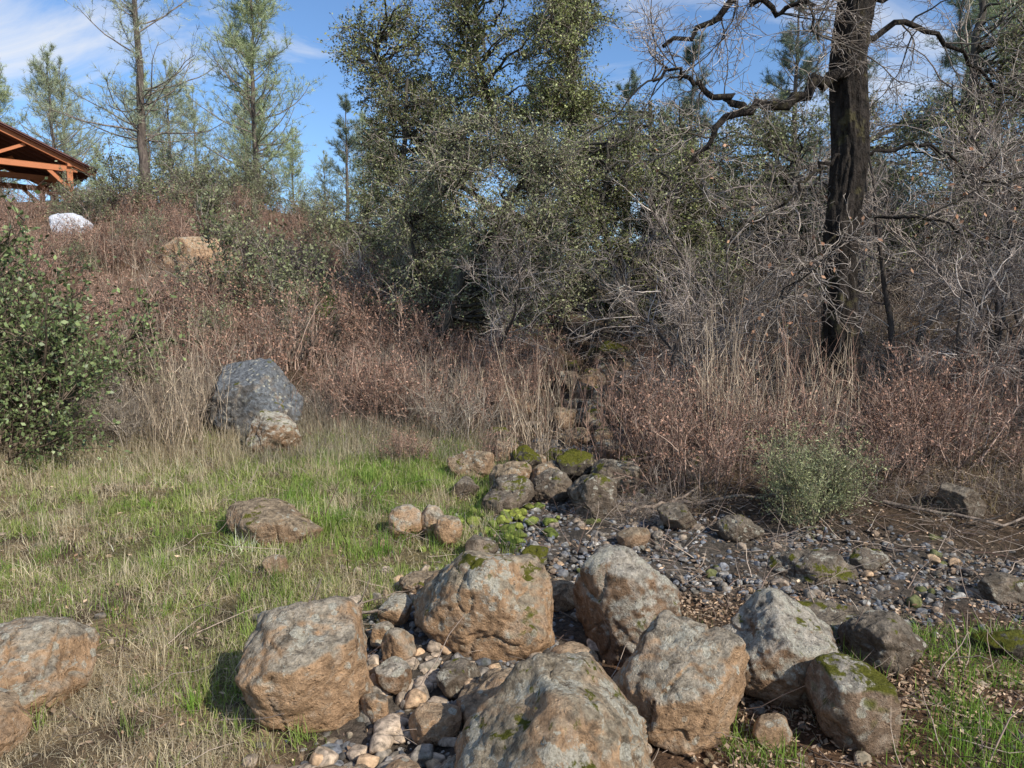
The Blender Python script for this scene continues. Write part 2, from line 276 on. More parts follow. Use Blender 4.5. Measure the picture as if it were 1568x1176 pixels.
BL=[
('boulder',-.87,2.84,.56,.50,.54,R1,3,.2,.15,.9,dict(planes=[(.9,-.5,.1,.75)])),
('boulder',-.15,3.42,.74,.62,.56,R2,8,-.1,.15,.7,dict(planes=[(-.7,-.4,.6,.68),(.7,-.5,.5,.72)])),
('boulder',.62,3.42,.66,.56,.58,R3,12,-.5,.18,.6,dict(tilt=(.1,.45),planes=[(.7,-.3,.7,.6)])),
('boulder',.15,2.24,.74,.62,.60,R2,19,.3,.24,.4,dict(planes=[(-.75,0,.65,.68),(.65,-.2,.7,.74)],ridge=.04)),
('boulder',.69,2.74,.50,.50,.52,R1,21,.6,.16,.6,dict(tilt=(0,.3),planes=[(-.7,-.2,.6,.62)])),
('boulder',1.22,3.03,.56,.50,.45,R3,25,.2,.15,.55,dict(tilt=(0,.3))),
('boulder',1.34,2.64,.30,.31,.34,R9,29,.0,.10,.9,dict(tilt=(.16,.08),planes=[(0,0,1,.72)])),
('boulder',1.80,3.25,.36,.34,.28,R7,33,.4,.15,.6,{}),('boulder',1.72,3.62,.55,.4,.20,R7,37,.1,.3,.4,{}),
('boulder',-2.10,2.85,.60,.55,.40,R1,41,.2,.2,.4,{}),('boulder',-2.04,2.5,.38,.35,.25,R6,43,.6,.25,.5,{}),
('boulder',-.58,2.06,.40,.34,.28,R6,45,.3,.2,.3,{}),('boulder',.0,2.78,.46,.4,.26,R6,49,.5,.3,.6,dict(tilt=(0,-.2))),
('boulder',-1.62,4.72,.66,.48,.28,R8,53,-.2,.3,.6,dict(tilt=(0,.15))),
('boulder',-3.02,8.3,1.15,1.0,1.05,R4,58,.5,.14,.7,dict(tilt=(0,.25),planes=[(-.6,-.3,.8,.62),(.5,-.7,.5,.64),(.7,.1,.7,.68)])),
('boulder',-2.54,7.4,.56,.46,.48,R3,61,-.3,.1,.7,dict(tilt=(0,.3))),
('boulder',.62,5.45,.42,.4,.40,R7,65,.2,.15,.6,{}),('boulder',-.36,6.6,.5,.4,.34,R8,69,.1,.2,.6,{}),
('boulder',-.76,4.85,.24,.22,.25,R1,73,.1,.1,.3,{}),('boulder',-.56,4.9,.20,.2,.24,R1,74,.5,.12,.3,{}),('boulder',-.44,4.72,.20,.18,.24,R2,75,.3,.12,.4,{}),
('boulder',-.54,3.22,.17,.16,.19,R1,76,.3,.1,.4,{}),('boulder',-.53,2.98,.16,.15,.17,R3,77,.9,.1,.4,{}),
('boulder',-.57,2.78,.12,.14,.14,R1,78,.2,.1,.4,{}),('boulder',.27,3.85,.20,.18,.18,R6,79,.2,.1,.5,{}),
('boulder',-.48,3.95,.36,.3,.16,R8,80,.2,.2,.4,{}),
('boulder',3.3,5.1,.32,.3,.26,R7,81,.2,.2,.4,{}),('boulder',.95,8.6,.5,.4,.34,R7,82,.1,.2,.5,{}),('boulder',-.1,9.0,.75,.5,.4,R8,83,.1,.2,.5,{}),
('boulder',1.3,9.6,.5,.4,.4,R7,84,.1,.2,.5,{}),('boulder',1.75,12.6,.8,.6,.5,R5,85,.1,.2,.5,{}),('boulder',1.9,4.3,.5,.4,.18,R7,86,.1,.3,.3,{}),
('boulder',1.0,7.3,.4,.3,.3,R2,87,.1,.2,.4,{}),('boulder',.45,6.4,.42,.35,.26,R7,88,.1,.2,.4,{}),('boulder',-.1,5.5,.3,.3,.2,R7,89,.1,.2,.4,{}),
('boulder',.75,8.0,.35,.3,.25,R8,102,.4,.2,.4,{}),('boulder',1.15,10.6,.45,.35,.34,R8,103,.4,.2,.4,{}),('boulder',1.55,11.4,.5,.4,.36,R7,104,.4,.2,.4,{}),('boulder',.2,6.9,.3,.25,.2,R8,105,.4,.2,.4,{}),('boulder',.9,6.5,.3,.25,.22,R7,106,.9,.2,.4,{}),
('boulder',-1.42,4.1,.16,.14,.14,R8,90,.1,.2,.4,{}),('boulder',1.6,4.85,.34,.3,.2,R7,91,.1,.2,.4,{}),('boulder',2.5,3.4,.3,.25,.14,R5,92,.1,.2,.4,{}),
('boulder',-7.6,17.,1.6,1.,1.0,R6,93,.1,.3,.6,{}),('boulder',-6.7,16.6,.8,.6,.8,R6,94,.1,.3,.6,{}),('boulder',-4.3,15.2,.6,.5,.6,R6,95,.1,.2,.6,{}),
('boulder',1.12,2.12,.3,.25,.16,R6,97,.1,.3,.4,{}),('boulder',-1.0,2.15,.14,.14,.13,R6,98,.1,.2,.4,{}),('boulder',-.86,2.2,.12,.12,.1,R1,99,.1,.2,.4,{}),
('boulder',-.3,2.62,.2,.18,.17,R6,110,.4,.15,.4,{}),('boulder',-.24,2.95,.22,.16,.16,R7,111,.9,.15,.4,{}),('boulder',.28,3.08,.22,.2,.2,R6,112,.4,.15,.4,{}),('boulder',.36,2.72,.16,.14,.16,R1,113,.4,.15,.4,{}),('boulder',1.02,2.6,.16,.14,.14,R6,114,.7,.2,.4,{}),('boulder',.98,3.25,.22,.2,.18,R7,115,.1,.2,.4,{}),
('boulder',-.62,3.62,.2,.17,.17,R2,116,.6,.15,.4,{}),('boulder',-.66,3.42,.13,.12,.12,R1,117,.6,.15,.4,{}),('boulder',-.4,2.32,.17,.14,.13,R6,118,.2,.15,.4,{}),('boulder',-.22,2.35,.13,.12,.11,R1,119,.2,.15,.4,{}),('boulder',-.1,4.1,.25,.2,.14,R8,120,.2,.15,.4,{}),('boulder',-.2,4.5,.24,.2,.16,R7,121,.8,.15,.4,{}),('boulder',.15,4.35,.2,.18,.14,R5,122,.8,.15,.4,{}),('boulder',-1.15,1.98,.2,.17,.13,R6,123,.8,.15,.4,{}),
('boulder',1.2,5.0,.3,.26,.2,R7,130,.8,.15,.4,{}),('boulder',.85,4.75,.24,.2,.15,R8,131,.3,.15,.4,{}),('boulder',2.3,4.4,.26,.22,.14,R7,132,.3,.15,.4,{}),('boulder',2.9,4.0,.34,.26,.18,R7,133,.3,.2,.4,{}),
]
rr_=np.random.default_rng(404)
for i in range(50):
    yy=rr_.uniform(5.6,13.5); cx=np.interp(yy,[5,7,10,14],[.35,.65,1.25,1.9]); s_=rr_.uniform(.18,.45)
    BL.append(('boulder',cx+rr_.normal(0,.45),yy,s_,s_*.85,s_*.8,[R7,R7,R8,R5][rr_.integers(4)],200+i,rr_.uniform(0,3),.15,.5,{}))
for b_ in BL:
    n_,x,y,w,dp,h,mt,sd,yw,em,bo,kw=b_; boulder(n_,x,y,w,dp,h,mt,sd,yw,em,bo,**kw)
def stones(name,x,y,size,lod,cols,mat,seed,lift=.2):
    r=np.random.default_rng(seed); V,F=ico(lod); n=len(x)
    pn=nrm(r.normal(0,1,(n,8,3))); pd=r.uniform(.5,.92,(n,8))
    dt=np.clip(np.einsum('vk,npk->nvp',V,pn),0,None)/pd[:,None]
    rad=((dt**20).sum(2)+1)**(-1/20)
    sc=r.uniform(.55,1.,(n,3))*np.array([1,1,.75]); P=V[None]*rad[...,None]*sc[:,None]*size[:,None,None]
    if lod>2: P=P*(1+.12*vn(P/size[:,None,None]*2.5+np.arange(n)[:,None,None]*7.,seed)[...,None])
    an=r.uniform(0,6.28,n); c,s=np.cos(an),np.sin(an)
    P=np.stack([P[...,0]*c[:,None]-P[...,1]*s[:,None],P[...,0]*s[:,None]+P[...,1]*c[:,None],P[...,2]],-1)
    P=P+np.stack([x,y,H(x,y)+size*lift],-1)[:,None]
    a=Acc(); f=(F[None]+(np.arange(n)*len(V))[:,None,None]).reshape(-1,3)
    a.add(P,np.repeat(cols,len(V),axis=0),t=f); return obj(name,a.mesh(name,[mat],smooth=lod>2))
M_stone=barkmat('stone',30,.7,1.,.01,.25)
def scatter(n,x0,x1,y0,y1,fn,r):
    x=r.uniform(x0,x1,n*12);y=r.uniform(y0,y1,n*12); k=r.uniform(0,1,n*12)<fn(x,y); return x[k][:n],y[k][:n]
r=np.random.default_rng(5)
x,y=scatter(12000,-1.5,6,1.2,10,lambda x,y: masks(x,y)[1]*np.clip(3.5/y,.2,1),r)
pal=np.array([[.22,.225,.235],[.28,.265,.245],[.13,.12,.11],[.28,.21,.15],[.46,.44,.40],[.16,.175,.20]])
stones('creek_gravel',x,y,r.gamma(3,.0045,len(x))+.006,2,pal[r.choice(6,len(x),p=[.25,.22,.18,.12,.08,.15])]*r.uniform(.6,1.15,(len(x),1)),M_stone,6)
pal2=np.array([[.50,.35,.22],[.36,.29,.22],[.26,.23,.19],[.46,.37,.28],[.15,.16,.06]])
x,y=scatter(180,.3,4.5,3.2,10,lambda x,y: masks(x,y)[1]*.8,r)
stones('creek_cobbles',x,y,r.uniform(.03,.07,len(x)),4,pal2[r.choice(5,len(x),p=[.08,.27,.4,.05,.2])]*.85,M_stone,7,.2)
x=np.concatenate([r.normal(-.45,.22,120),r.normal(-.2,.4,100)]);y=np.concatenate([r.uniform(1.9,3.3,120),r.uniform(2,4.4,100)])
stones('creek_cobbles',x,y,r.uniform(.025,.08,len(x)),4,pal2[r.integers(0,4,len(x))],M_stone,8,.3)
x,y=scatter(1500,-4,4,1.3,5,lambda x,y: .6*(1-masks(x,y)[3]*.8),r)
stones('soil_pebbles',x,y,r.gamma(2,.006,len(x))+.006,2,pal2[r.integers(0,4,len(x))]*.7,M_stone,10,.2)
x=r.normal(-.05,.25,60);y=r.normal(5.0,.25,60); stones('mossy_stones',x,y,r.uniform(.03,.07,60),4,colmix((.10,.13,.03),(.22,.25,.05),60),M_stone,9,.4)
# ---------------------------------------------------------------- grass
def blades(acc,x,y,h,w,col,lean=.5,r=rng,z=None):
    n=len(x); z=H(x,y)-.01 if z is None else z; B=np.stack([x,y,z],-1); an=r.uniform(0,6.28,n); wd=np.stack([np.cos(an),np.sin(an),0*an],-1)*w[:,None]*.5
    la=r.uniform(0,6.28,n); ll=np.abs(r.normal(0,1,n))*lean*h; ld=np.stack([np.cos(la)*ll,np.sin(la)*ll,0*la],-1)
    up=np.array([0,0,1.])
    M=B+up*(h*.55)[:,None]*np.clip(1-.25*ll/h,.3,1)[:,None]+ld*.35; T=B+up*(h*np.clip(1-.45*ll/h,.2,1))[:,None]+ld
    v=np.stack([B-wd,B+wd,M+wd*.7,M-wd*.7,T],1); i=np.arange(n)[:,None]*5
    c=np.repeat(col,5,axis=0)
    acc.v.append(v.reshape(-1,3)); acc.c.append(c); acc.q.append(i+np.array([[0,1,2,3]])+acc.n); acc.qm.append(np.zeros(n)); acc.t.append(i+np.array([[3,2,4]])+acc.n); acc.tm.append(np.zeros(n)); acc.n+=5*n
r=np.random.default_rng(15); a=Acc()
def gpatch(x,y): return np.clip(masks(x,y)[3]*1.1,0,1)*ss(-.6,.5,n2(x,y,4.5,3,77)+.1)
x,y=scatter(80000,-7,.4,1.3,8.8,lambda x,y:gpatch(x,y)*np.clip(4/y,.35,1),r)
n=len(x); blades(a,x,y,r.uniform(.02,.075,n)*(1+1.*ss(4.5,8,y)),r.uniform(.0028,.0055,n)*(1+ss(3,8,y)),colmix((.16,.24,.045),(.38,.41,.14),n,r,.25),.9,r)
tx,ty=scatter(420,-4.5,.2,1.4,8,lambda x,y:(1-masks(x,y)[1])*.7,r); k_=40
x=np.repeat(tx,k_)+r.normal(0,.035,len(tx)*k_);y=np.repeat(ty,k_)+r.normal(0,.035,len(tx)*k_); n=len(x)
blades(a,x,y,r.uniform(.05,.17,n),r.uniform(.003,.0055,n),np.repeat(colmix((.14,.24,.035),(.38,.40,.15),len(tx),r),k_,0),.6,r)
tx,ty=scatter(120,-1.9,.1,4.4,7.4,lambda x,y:(1-masks(x,y)[1])*.9,r); k_=50
x=np.repeat(tx,k_)+r.normal(0,.05,len(tx)*k_);y=np.repeat(ty,k_)+r.normal(0,.05,len(tx)*k_); n=len(x)
blades(a,x,y,r.uniform(.06,.2,n),r.uniform(.003,.006,n),np.repeat(colmix((.11,.22,.03),(.26,.36,.08),len(tx),r),k_,0),.6,r)
x,y=scatter(16000,-4,.2,1.3,5,lambda x,y:(1-masks(x,y)[1])*ss(-.1,.5,n2(x,y,3.2,2,177)),r)
n=len(x); blades(a,x,y,r.uniform(.02,.09,n),r.uniform(.003,.006,n),colmix((.16,.25,.04),(.38,.42,.13),n,r),.8,r)
x,y=scatter(8000,.8,3.5,1.5,3.6,lambda x,y:ss(.0,.6,n2(x,y,3.2,2,88)+.2*ss(1.2,2.,x)),r)
n=len(x); blades(a,x,y,r.uniform(.04,.15,n),r.uniform(.003,.006,n),colmix((.12,.25,.03),(.30,.39,.09),n,r),.7,r)
x,y=scatter(6000,-4.8,-1.8,12.5,16.5,lambda x,y:ss(1.7,.8,np.hypot((x+3.2)/1.4,(y-14.3)/1.6)),r)
n=len(x); blades(a,x,y,r.uniform(.1,.2,n),r.uniform(.015,.03,n),colmix((.22,.32,.04),(.32,.4,.08),n,r),.6,r)
obj('green_grass',a.mesh('green_grass',[M_grass]))
a=Acc()
def dpatch(x,y):
    m=masks(x,y); return np.clip(m[2],0,1)*np.clip(.3+1.1*ss(-.2,.5,n2(x,y,1.7,3,66))+.8*ss(-2.2,-4,x),0,1)*ss(10,8,y)
x,y=scatter(80000,-9,.3,1.3,10,lambda x,y:dpatch(x,y)*np.clip(4/y,.4,1),r)
SA,SB=(.70,.60,.42),(.38,.30,.20)
n=len(x); far=ss(5.4,7.4,y)*ss(-.8,-2.6,x); blades(a,x,y,r.uniform(.03,.12,n)+far*r.uniform(.05,.3,n),r.uniform(.002,.0042,n)*(1+.9*ss(3,8,y)),colmix(SA,SB,n,r,.25)*(1-.3*far[:,None]),1.1-.4*far,r)
x,y=scatter(42000,-3.2,-.1,1.3,4.2,lambda x,y:(1-masks(x,y)[1])*ss(-.8,.1,n2(x,y,2.4,3,166)),r)
n=len(x); blades(a,x,y,r.uniform(.02,.10,n),r.uniform(.0018,.0035,n),colmix(SA,SB,n,r,.25),1.5,r)
tx,ty=scatter(360,-5.5,.0,1.4,8,lambda x,y:(1-masks(x,y)[1])*.7,r); k_=60
x=np.repeat(tx,k_)+r.normal(0,.05,len(tx)*k_);y=np.repeat(ty,k_)+r.normal(0,.05,len(tx)*k_); n=len(x)
blades(a,x,y,r.uniform(.05,.24,n),r.uniform(.002,.004,n),np.repeat(colmix(SA,SB,len(tx),r),k_,0)*r.uniform(.7,1.2,(n,1)),.9,r)
x,y=scatter(9000,.8,3.6,1.3,3.8,lambda x,y:ss(-.5,.4,n2(x,y,2.4,3,266)),r)
n=len(x); blades(a,x,y,r.uniform(.02,.10,n),r.uniform(.0018,.0035,n),colmix(SA,SB,n,r,.25),1.4,r)
x,y=scatter(6000,.0,9,5.0,11,lambda x,y:ss(.5,1.,dseg(x,y,CH))*ss(-.1,.5,n2(x,y,1.5,2,9)),r)
n=len(x); blades(a,x,y,r.uniform(.1,.35,n),r.uniform(.004,.008,n),colmix((.36,.28,.18),(.18,.13,.09),n,r),.8,r)
x,y=scatter(9000,-2.6,.0,6.8,9.8,lambda x,y:ss(.5,1.,dseg(x,y,CH)),r)
n=len(x); blades(a,x,y,r.uniform(.1,.35,n),r.uniform(.003,.006,n),colmix((.40,.35,.27),(.16,.13,.10),n,r),.8,r)
obj('dry_grass',a.mesh('dry_grass',[M_grass]))
a=Acc(); x,y=scatter(38000,-5,7,1.3,13,lambda x,y:np.clip((.3+ss(0,1.2,x)+.5*ss(5,7,y))*(1-.4*masks(x,y)[1])*(1-.6*masks(x,y)[3]),0,1)*np.clip(4/y,.3,1),r)
x2,y2=scatter(16000,.6,3.6,1.3,4.,lambda x,y:ss(-.7,.4,n2(x,y,2.,3,36)),r); x=np.r_[x,x2];y=np.r_[y,y2]; n=len(x)
leaves(a,np.stack([x,y,H(x,y)+r.uniform(.0,.025,n)],-1),r.uniform(.012,.045,n),colmix((.22,.13,.08),(.50,.37,.25),n,r,.35),.5,0,dirv=None,dj=1.,r=r)
V=a.v[0].reshape(-1,4,3); V[...,2]=V[:,:1,2]+(V[...,2]-V[:,:1,2])*.45+.006; a.v[0]=V.reshape(-1,3)
obj('leaf_litter',a.mesh('leaf_litter',[M_dry]))
a=Acc(); n=7000; x,y=scatter(n,-2.5,7,1.5,10,lambda x,y:np.clip(.2+ss(0,2,x)*(.5+.5*ss(3.8,4.8,y)),0,1),r); n=len(x)
d=r.normal(0,1,(n,3)); d[:,2]=np.abs(d[:,2])*.3; P=grow(np.stack([x,y,H(x,y)+.015],-1),d,r.uniform(.08,.45,n),4,.18,0,r)
tube(a,P,np.linspace(1,.4,5)[None]*r.uniform(.0012,.0042,n)[:,None],3,colmix((.46,.37,.29),(.13,.08,.065),n,r,.3)); obj('fallen_twigs',a.mesh('fallen_twigs',[M_twig]))
def spline(pts,n,r=None,j=0.):
    p=np.array(pts,float); t=np.r_[0,np.cumsum(np.linalg.norm(np.diff(p,axis=0),axis=1))]; t/=t[-1]
    u=np.linspace(0,1,n); q=np.stack([np.interp(u,t,p[:,i]) for i in range(3)],1)
    for _ in range(2): q[1:-1]=.25*q[:-2]+.5*q[1:-1]+.25*q[2:]
    if r is not None: q[1:-1]+=r.normal(0,j,(n-2,3))
    return q
def limb(acc,pts,r0,r1,n,k,col,r,j=0.,m=0):
    q=spline(pts,n,r,j); R=np.linspace(r0,r1,n); tube(acc,q[None],R[None],k,col,m); return q
for k_,(pp,r0) in enumerate([([(1.0,5.6),(1.5,5.4),(2.2,5.3)],.02),([(.9,5.3),(1.3,5.5),(1.8,5.7)],.015),([(2.8,5.2),(3.4,4.8),(3.9,4.9)],.015),([(-1.35,3.55),(-1.0,3.5),(-.7,3.55)],.018),([(.5,8.8),(0,8.4),(-.6,8.5)],.035)]):
    a=Acc(); q=[(u,v,Hs(u,v)+.04+.03*i) for i,(u,v) in enumerate(pp)]; Q=limb(a,q,r0,r0*.4,14,7,(.25,.2,.16),r,.012)
    b,t,p0,d0=spawn(Q[None],8,.3,1,.5,1.1,r,.3); P=grow(p0,d0,r.uniform(.15,.4,8),5,.15,.05,r); tube(a,P,np.linspace(1,.3,6)[None]*np.full((8,1),r0*.35),4,(.25,.2,.16)); obj('fallen_branch',a.mesh('fallen_branch',[M_bark]))
# ---------------------------------------------------------------- bushes
def bush(name,seed,h=1.,ns=9,spread=.55,n2c=60,n3c=260,nl=0,ls=.03,lc=((.1,.1,.05),(.2,.2,.1)),wc=((.2,.15,.12),(.1,.07,.05)),r0=.012,wob=.14,trop=.03,asp=.5,lm=None,a2=(.3,.9),base=.12,l3=.28):
    r=np.random.default_rng(seed); a=Acc()
    an=r.uniform(0,6.28,ns); ti=np.abs(r.normal(0,spread,ns)); D=np.stack([np.cos(an)*ti,np.sin(an)*ti,np.ones(ns)],-1)
    P0=np.stack([np.cos(an)*r.uniform(0,base,ns),np.sin(an)*r.uniform(0,base,ns),np.full(ns,-.05)],-1)
    Ls=h*r.uniform(.55,1.1,ns); P=grow(P0,D,Ls,9,wob,trop,r); tube(a,P,np.linspace(1,.25,10)[None]*(r0*r.uniform(.6,1.2,ns))[:,None],4,colmix(*wc,ns,r,.3))
    b,t,p,d=spawn(P,n2c,.15,.98,*a2,r,.2); P2=grow(p,d,h*r.uniform(.15,.5,n2c)*(1-.4*t),5,wob,trop*.7,r); tube(a,P2,np.linspace(1,.3,6)[None]*np.full((n2c,1),r0*.42),3,colmix(*wc,n2c,r,.35))
    b,t,p,d=spawn(P2,n3c,.15,1,.3,1.1,r,.1); P3=grow(p,d,h*r.uniform(.06,l3,n3c),3,wob*1.2,0,r); tube(a,P3,np.linspace(1,.4,4)[None]*np.full((n3c,1),r0*.2),3,colmix(*wc,n3c,r,.35))
    if nl:
        b,t,p,d=spawn(P3,nl,.0,1,.4,1.4,r,.2); leaves(a,p+r.normal(0,.006,p.shape),ls*r.uniform(.6,1.3,nl),colmix(*lc,nl,r,.3),asp,1,d*1.2,.7,r)
    return a.mesh(name,[M_twig,lm or M_leaf])
RED=[bush(f'dry_brush_mesh{i}',100+i,1.,22,.36,110,480,nl=1100,ls=.034,lc=((.17,.09,.065),(.46,.28,.20)),wc=((.54,.39,.30),(.11,.07,.055)),r0=.009,lm=M_dry,base=.35,a2=(.2,.6)) for i in range(4)]
GREY=[bush(f'grey_brush_mesh{i}',120+i,1.,22,.4,120,600,nl=350,ls=.025,lc=((.36,.29,.2),(.2,.17,.1)),wc=((.54,.46,.37),(.11,.085,.07)),r0=.008,lm=M_dry,base=.35,trop=-.01,a2=(.2,.7)) for i in range(4)]
BRAM=[bush(f'bramble_mesh{i}',140+i,1.3,14,.8,110,520,nl=220,ls=.03,lc=((.22,.15,.09),(.12,.14,.06)),wc=((.48,.40,.33),(.07,.05,.042)),r0=.009,lm=M_dry,base=.4,trop=-.11,wob=.2) for i in range(4)]
GRN=[bush(f'green_shrub_mesh{i}',160+i,1.,16,.6,190,1300,nl=8000,ls=.028,lc=((.07,.10,.033),(.22,.27,.11)),wc=((.2,.15,.11),(.10,.08,.06)),r0=.011,asp=.6,base=.2) for i in range(3)]
OLV=[bush(f'olive_shrub_mesh{i}',170+i,1.,14,.55,150,900,nl=4200,ls=.036,lc=((.10,.12,.05),(.26,.27,.14)),wc=((.34,.29,.24),(.12,.09,.08)),r0=.010,asp=.55,base=.25) for i in range(3)]
def put(parent,nm,meshes,x,y,s,r,sz=1.):
    n=len(x); z=H(x,y)
    for i in range(n): obj(nm,meshes[r.integers(len(meshes))],(x[i],y[i],z[i]-.03),r.uniform(0,6.28),(s[i],s[i],s[i]*sz*r.uniform(.85,1.15)),parent)
r=np.random.default_rng(33)
def infr(x,y,mar=1.15): return np.abs(x)<(.73*mar*y+.8)
E=empty('dry_brush_hillside')
pv=lambda x,y:(np.hypot(x+15.,y-23.5)>3.)*(np.hypot(x+11.2,y-17.9)>.9)
x,y=scatter(235,-22,0,8.8,24,lambda x,y:infr(x,y)*pv(x,y)*(dseg(x,y,CH)>2.)*(np.hypot(x+3.2,y-14.)>1.7)*(np.hypot(x+2.9,y-7.9)>1.3)*(np.hypot(x+6.9,y-15.6)>1.6)*ss(-.3,-2.,x+.0*y),r)
put(E,'brush',RED,x,y,r.uniform(.8,1.4,len(x))*(1-.3*ss(13,19,y)),r)
x,y=scatter(44,-8.5,-3.6,7.3,9.5,lambda x,y:infr(x,y)*(np.hypot(x+2.9,y-7.7)>1.2)*(y>7.3-.1*(x+3)),r); put(E,'brush',GREY,x,y,r.uniform(.5,.95,len(x)),r)
x,y=scatter(30,-20,-3,10,24,lambda x,y:infr(x,y)*pv(x,y)*(np.hypot(x+3.2,y-14.)>1.7)*(np.hypot(x+6.9,y-15.6)>1.6),r); put(E,'brush',GREY,x,y,r.uniform(.8,1.3,len(x))*(1-.35*ss(13,19,y)),r)
x,y=scatter(16,-14,-3,10,22,lambda x,y:infr(x,y)*pv(x,y)*(np.hypot(x+3.2,y-14.)>1.9)*(np.hypot(x+6.7,y-15.2)>2.1),r); put(E,'shrub',OLV,x,y,r.uniform(.6,1.1,len(x)),r)
E=empty('grey_brush_creekside')
x,y=scatter(34,-2.6,.2,7.8,12,lambda x,y:(dseg(x,y,CH)>.8)*1.,r); put(E,'brush',GREY,x,y,r.uniform(.4,.85,len(x)),r)
x,y=scatter(46,-2.8,2.6,6.8,12,lambda x,y:(dseg(x,y,CH)>.65)*(x+.2*y>-.6),r); put(E,'brush',RED,x,y,r.uniform(.45,1.,len(x)),r)
x,y=scatter(30,.9,3.4,5.1,6.6,lambda x,y:(np.hypot(x-2.2,y-5.1)>.55)*1.,r); put(E,'brush',BRAM,x,y,r.uniform(.22,.45,len(x)),r,.8)
x,y=scatter(18,1.,4.5,5.6,7.,lambda x,y:(np.hypot(x-2.2,y-5.1)>.7)*1.,r); put(E,'brush',RED,x,y,r.uniform(.5,.9,len(x)),r)
x,y=scatter(14,2.6,5.5,4.7,5.6,lambda x,y:1.+0*x,r); put(E,'brush',BRAM,x,y,r.uniform(.2,.38,len(x)),r,.8)
E=empty('bramble_thicket')
x,y=scatter(100,1.5,13,5.8,13,lambda x,y:infr(x,y)*(dseg(x,y,CH)>.9)*(np.hypot(x-2.2,y-5.2)>.8),r); put(E,'bramble',BRAM,x,y,r.uniform(.5,.9,len(x))*(.7+.45*ss(5.5,10,y)),r)
x,y=scatter(32,-1,14,11,18,lambda x,y:infr(x,y)*(dseg(x,y,CH)>.7),r); put(E,'bramble',BRAM,x,y,r.uniform(1.,1.8,len(x)),r)
E=empty('understory_shrubs')
x,y=scatter(50,-3,16,12,20,lambda x,y:infr(x,y)*(dseg(x,y,CH)>1.)*(np.hypot(x+3.2,y-13.5)>2.1),r); put(E,'shrub',OLV,x,y,r.uniform(1.2,2.4,len(x)),r)
x,y=scatter(16,-11,-3.5,18,27,lambda x,y:infr(x,y)*1.,r); put(E,'shrub',OLV,x,y,r.uniform(1.,2.,len(x)),r)
for (x_,y_,s_) in [(-5.2,6.8,1.7),(-5.9,7.4,2.1),(-5.15,6.1,1.2),(-6.6,8.2,2.5),(-7.2,7.5,2.2)]: obj('manzanita_shrub',GRN[r.integers(3)],(x_,y_,Hs(x_,y_)),r.uniform(0,6),s_)
for (x_,y_,s_) in [(-4.1,12.6,1.7),(-4.8,13.6,2.),(-2.0,13.2,1.5)]: obj('coyote_brush',OLV[r.integers(3)],(x_,y_,Hs(x_,y_)),r.uniform(0,6),s_)
me=bush('rosemary_bush',190,.58,30,.6,400,1600,nl=14000,ls=.022,lc=((.17,.19,.08),(.32,.33,.16)),wc=((.3,.27,.18),(.18,.15,.1)),r0=.005,asp=.25,base=.14,wob=.08)
obj('grey_green_bush',me,(2.2,5.05,Hs(2.2,5.05)),0,1.15)
def reeds(name,cx,cy,sx,sy,n,h,col,r,lean=.16):
    a=Acc(); x=r.normal(cx,sx,n);y=r.normal(cy,sy,n); D=np.stack([r.normal(0,lean,n),r.normal(0,lean,n),np.ones(n)],-1)
    P=grow(np.stack([x,y,H(x,y)-.02],-1),D,h*r.uniform(.4,1.05,n),7,.06,-.0,r); tube(a,P,np.linspace(1,.35,8)[None]*r.uniform(.0022,.0045,n)[:,None],3,colmix(*col,n,r,.3))
    m=n*7; b,t,p,d=spawn(P,m,.15,1,.2,.8,r,.3); needles(a,p,d,r.uniform(.06,.2,m),.006,colmix(*col,m,r),1,r)
    obj(name,a.mesh(name,[M_twig,M_dry]))
SC=((.66,.53,.38),(.17,.12,.09)); BR=((.42,.27,.20),(.14,.085,.065))
for c_ in [(1.95,6.6,.12,.2,60,1.7),(2.35,6.3,.25,.2,60,1.25),(3.0,6.6,.25,.25,50,1.05),(1.5,6.6,.2,.2,40,1.05),(.3,8.1,.2,.25,45,1.25),(.1,7.0,.2,.2,30,.8),(-3.75,7.9,.22,.25,90,1.6),(-3.5,7.6,.2,.25,40,1.),(-1.0,9.3,.4,.3,40,1.),(-2.0,9.2,.4,.3,30,.9),(-6.2,12,.6,.5,60,1.6),(-8.,14,.8,.5,60,1.6),(-5.2,10,.6,.5,60,1.4),(-.4,8.4,.3,.3,30,.9),(-10,16,.8,.5,60,1.2),(-4.6,8.6,.5,.4,60,1.1)]:
    reeds('dry_reeds',*c_,SC,r)
for c_ in [(1.2,6.9,.35,.3,70,1.2),(2.7,6.9,.5,.3,90,1.4),(3.9,6.6,.4,.3,60,1.1),(.0,8.8,.5,.4,80,1.2),(-1.6,8.6,.6,.4,80,1.),(4.9,6.9,.5,.3,60,1.2)]:
    reeds('dead_stems',*c_,BR,r)
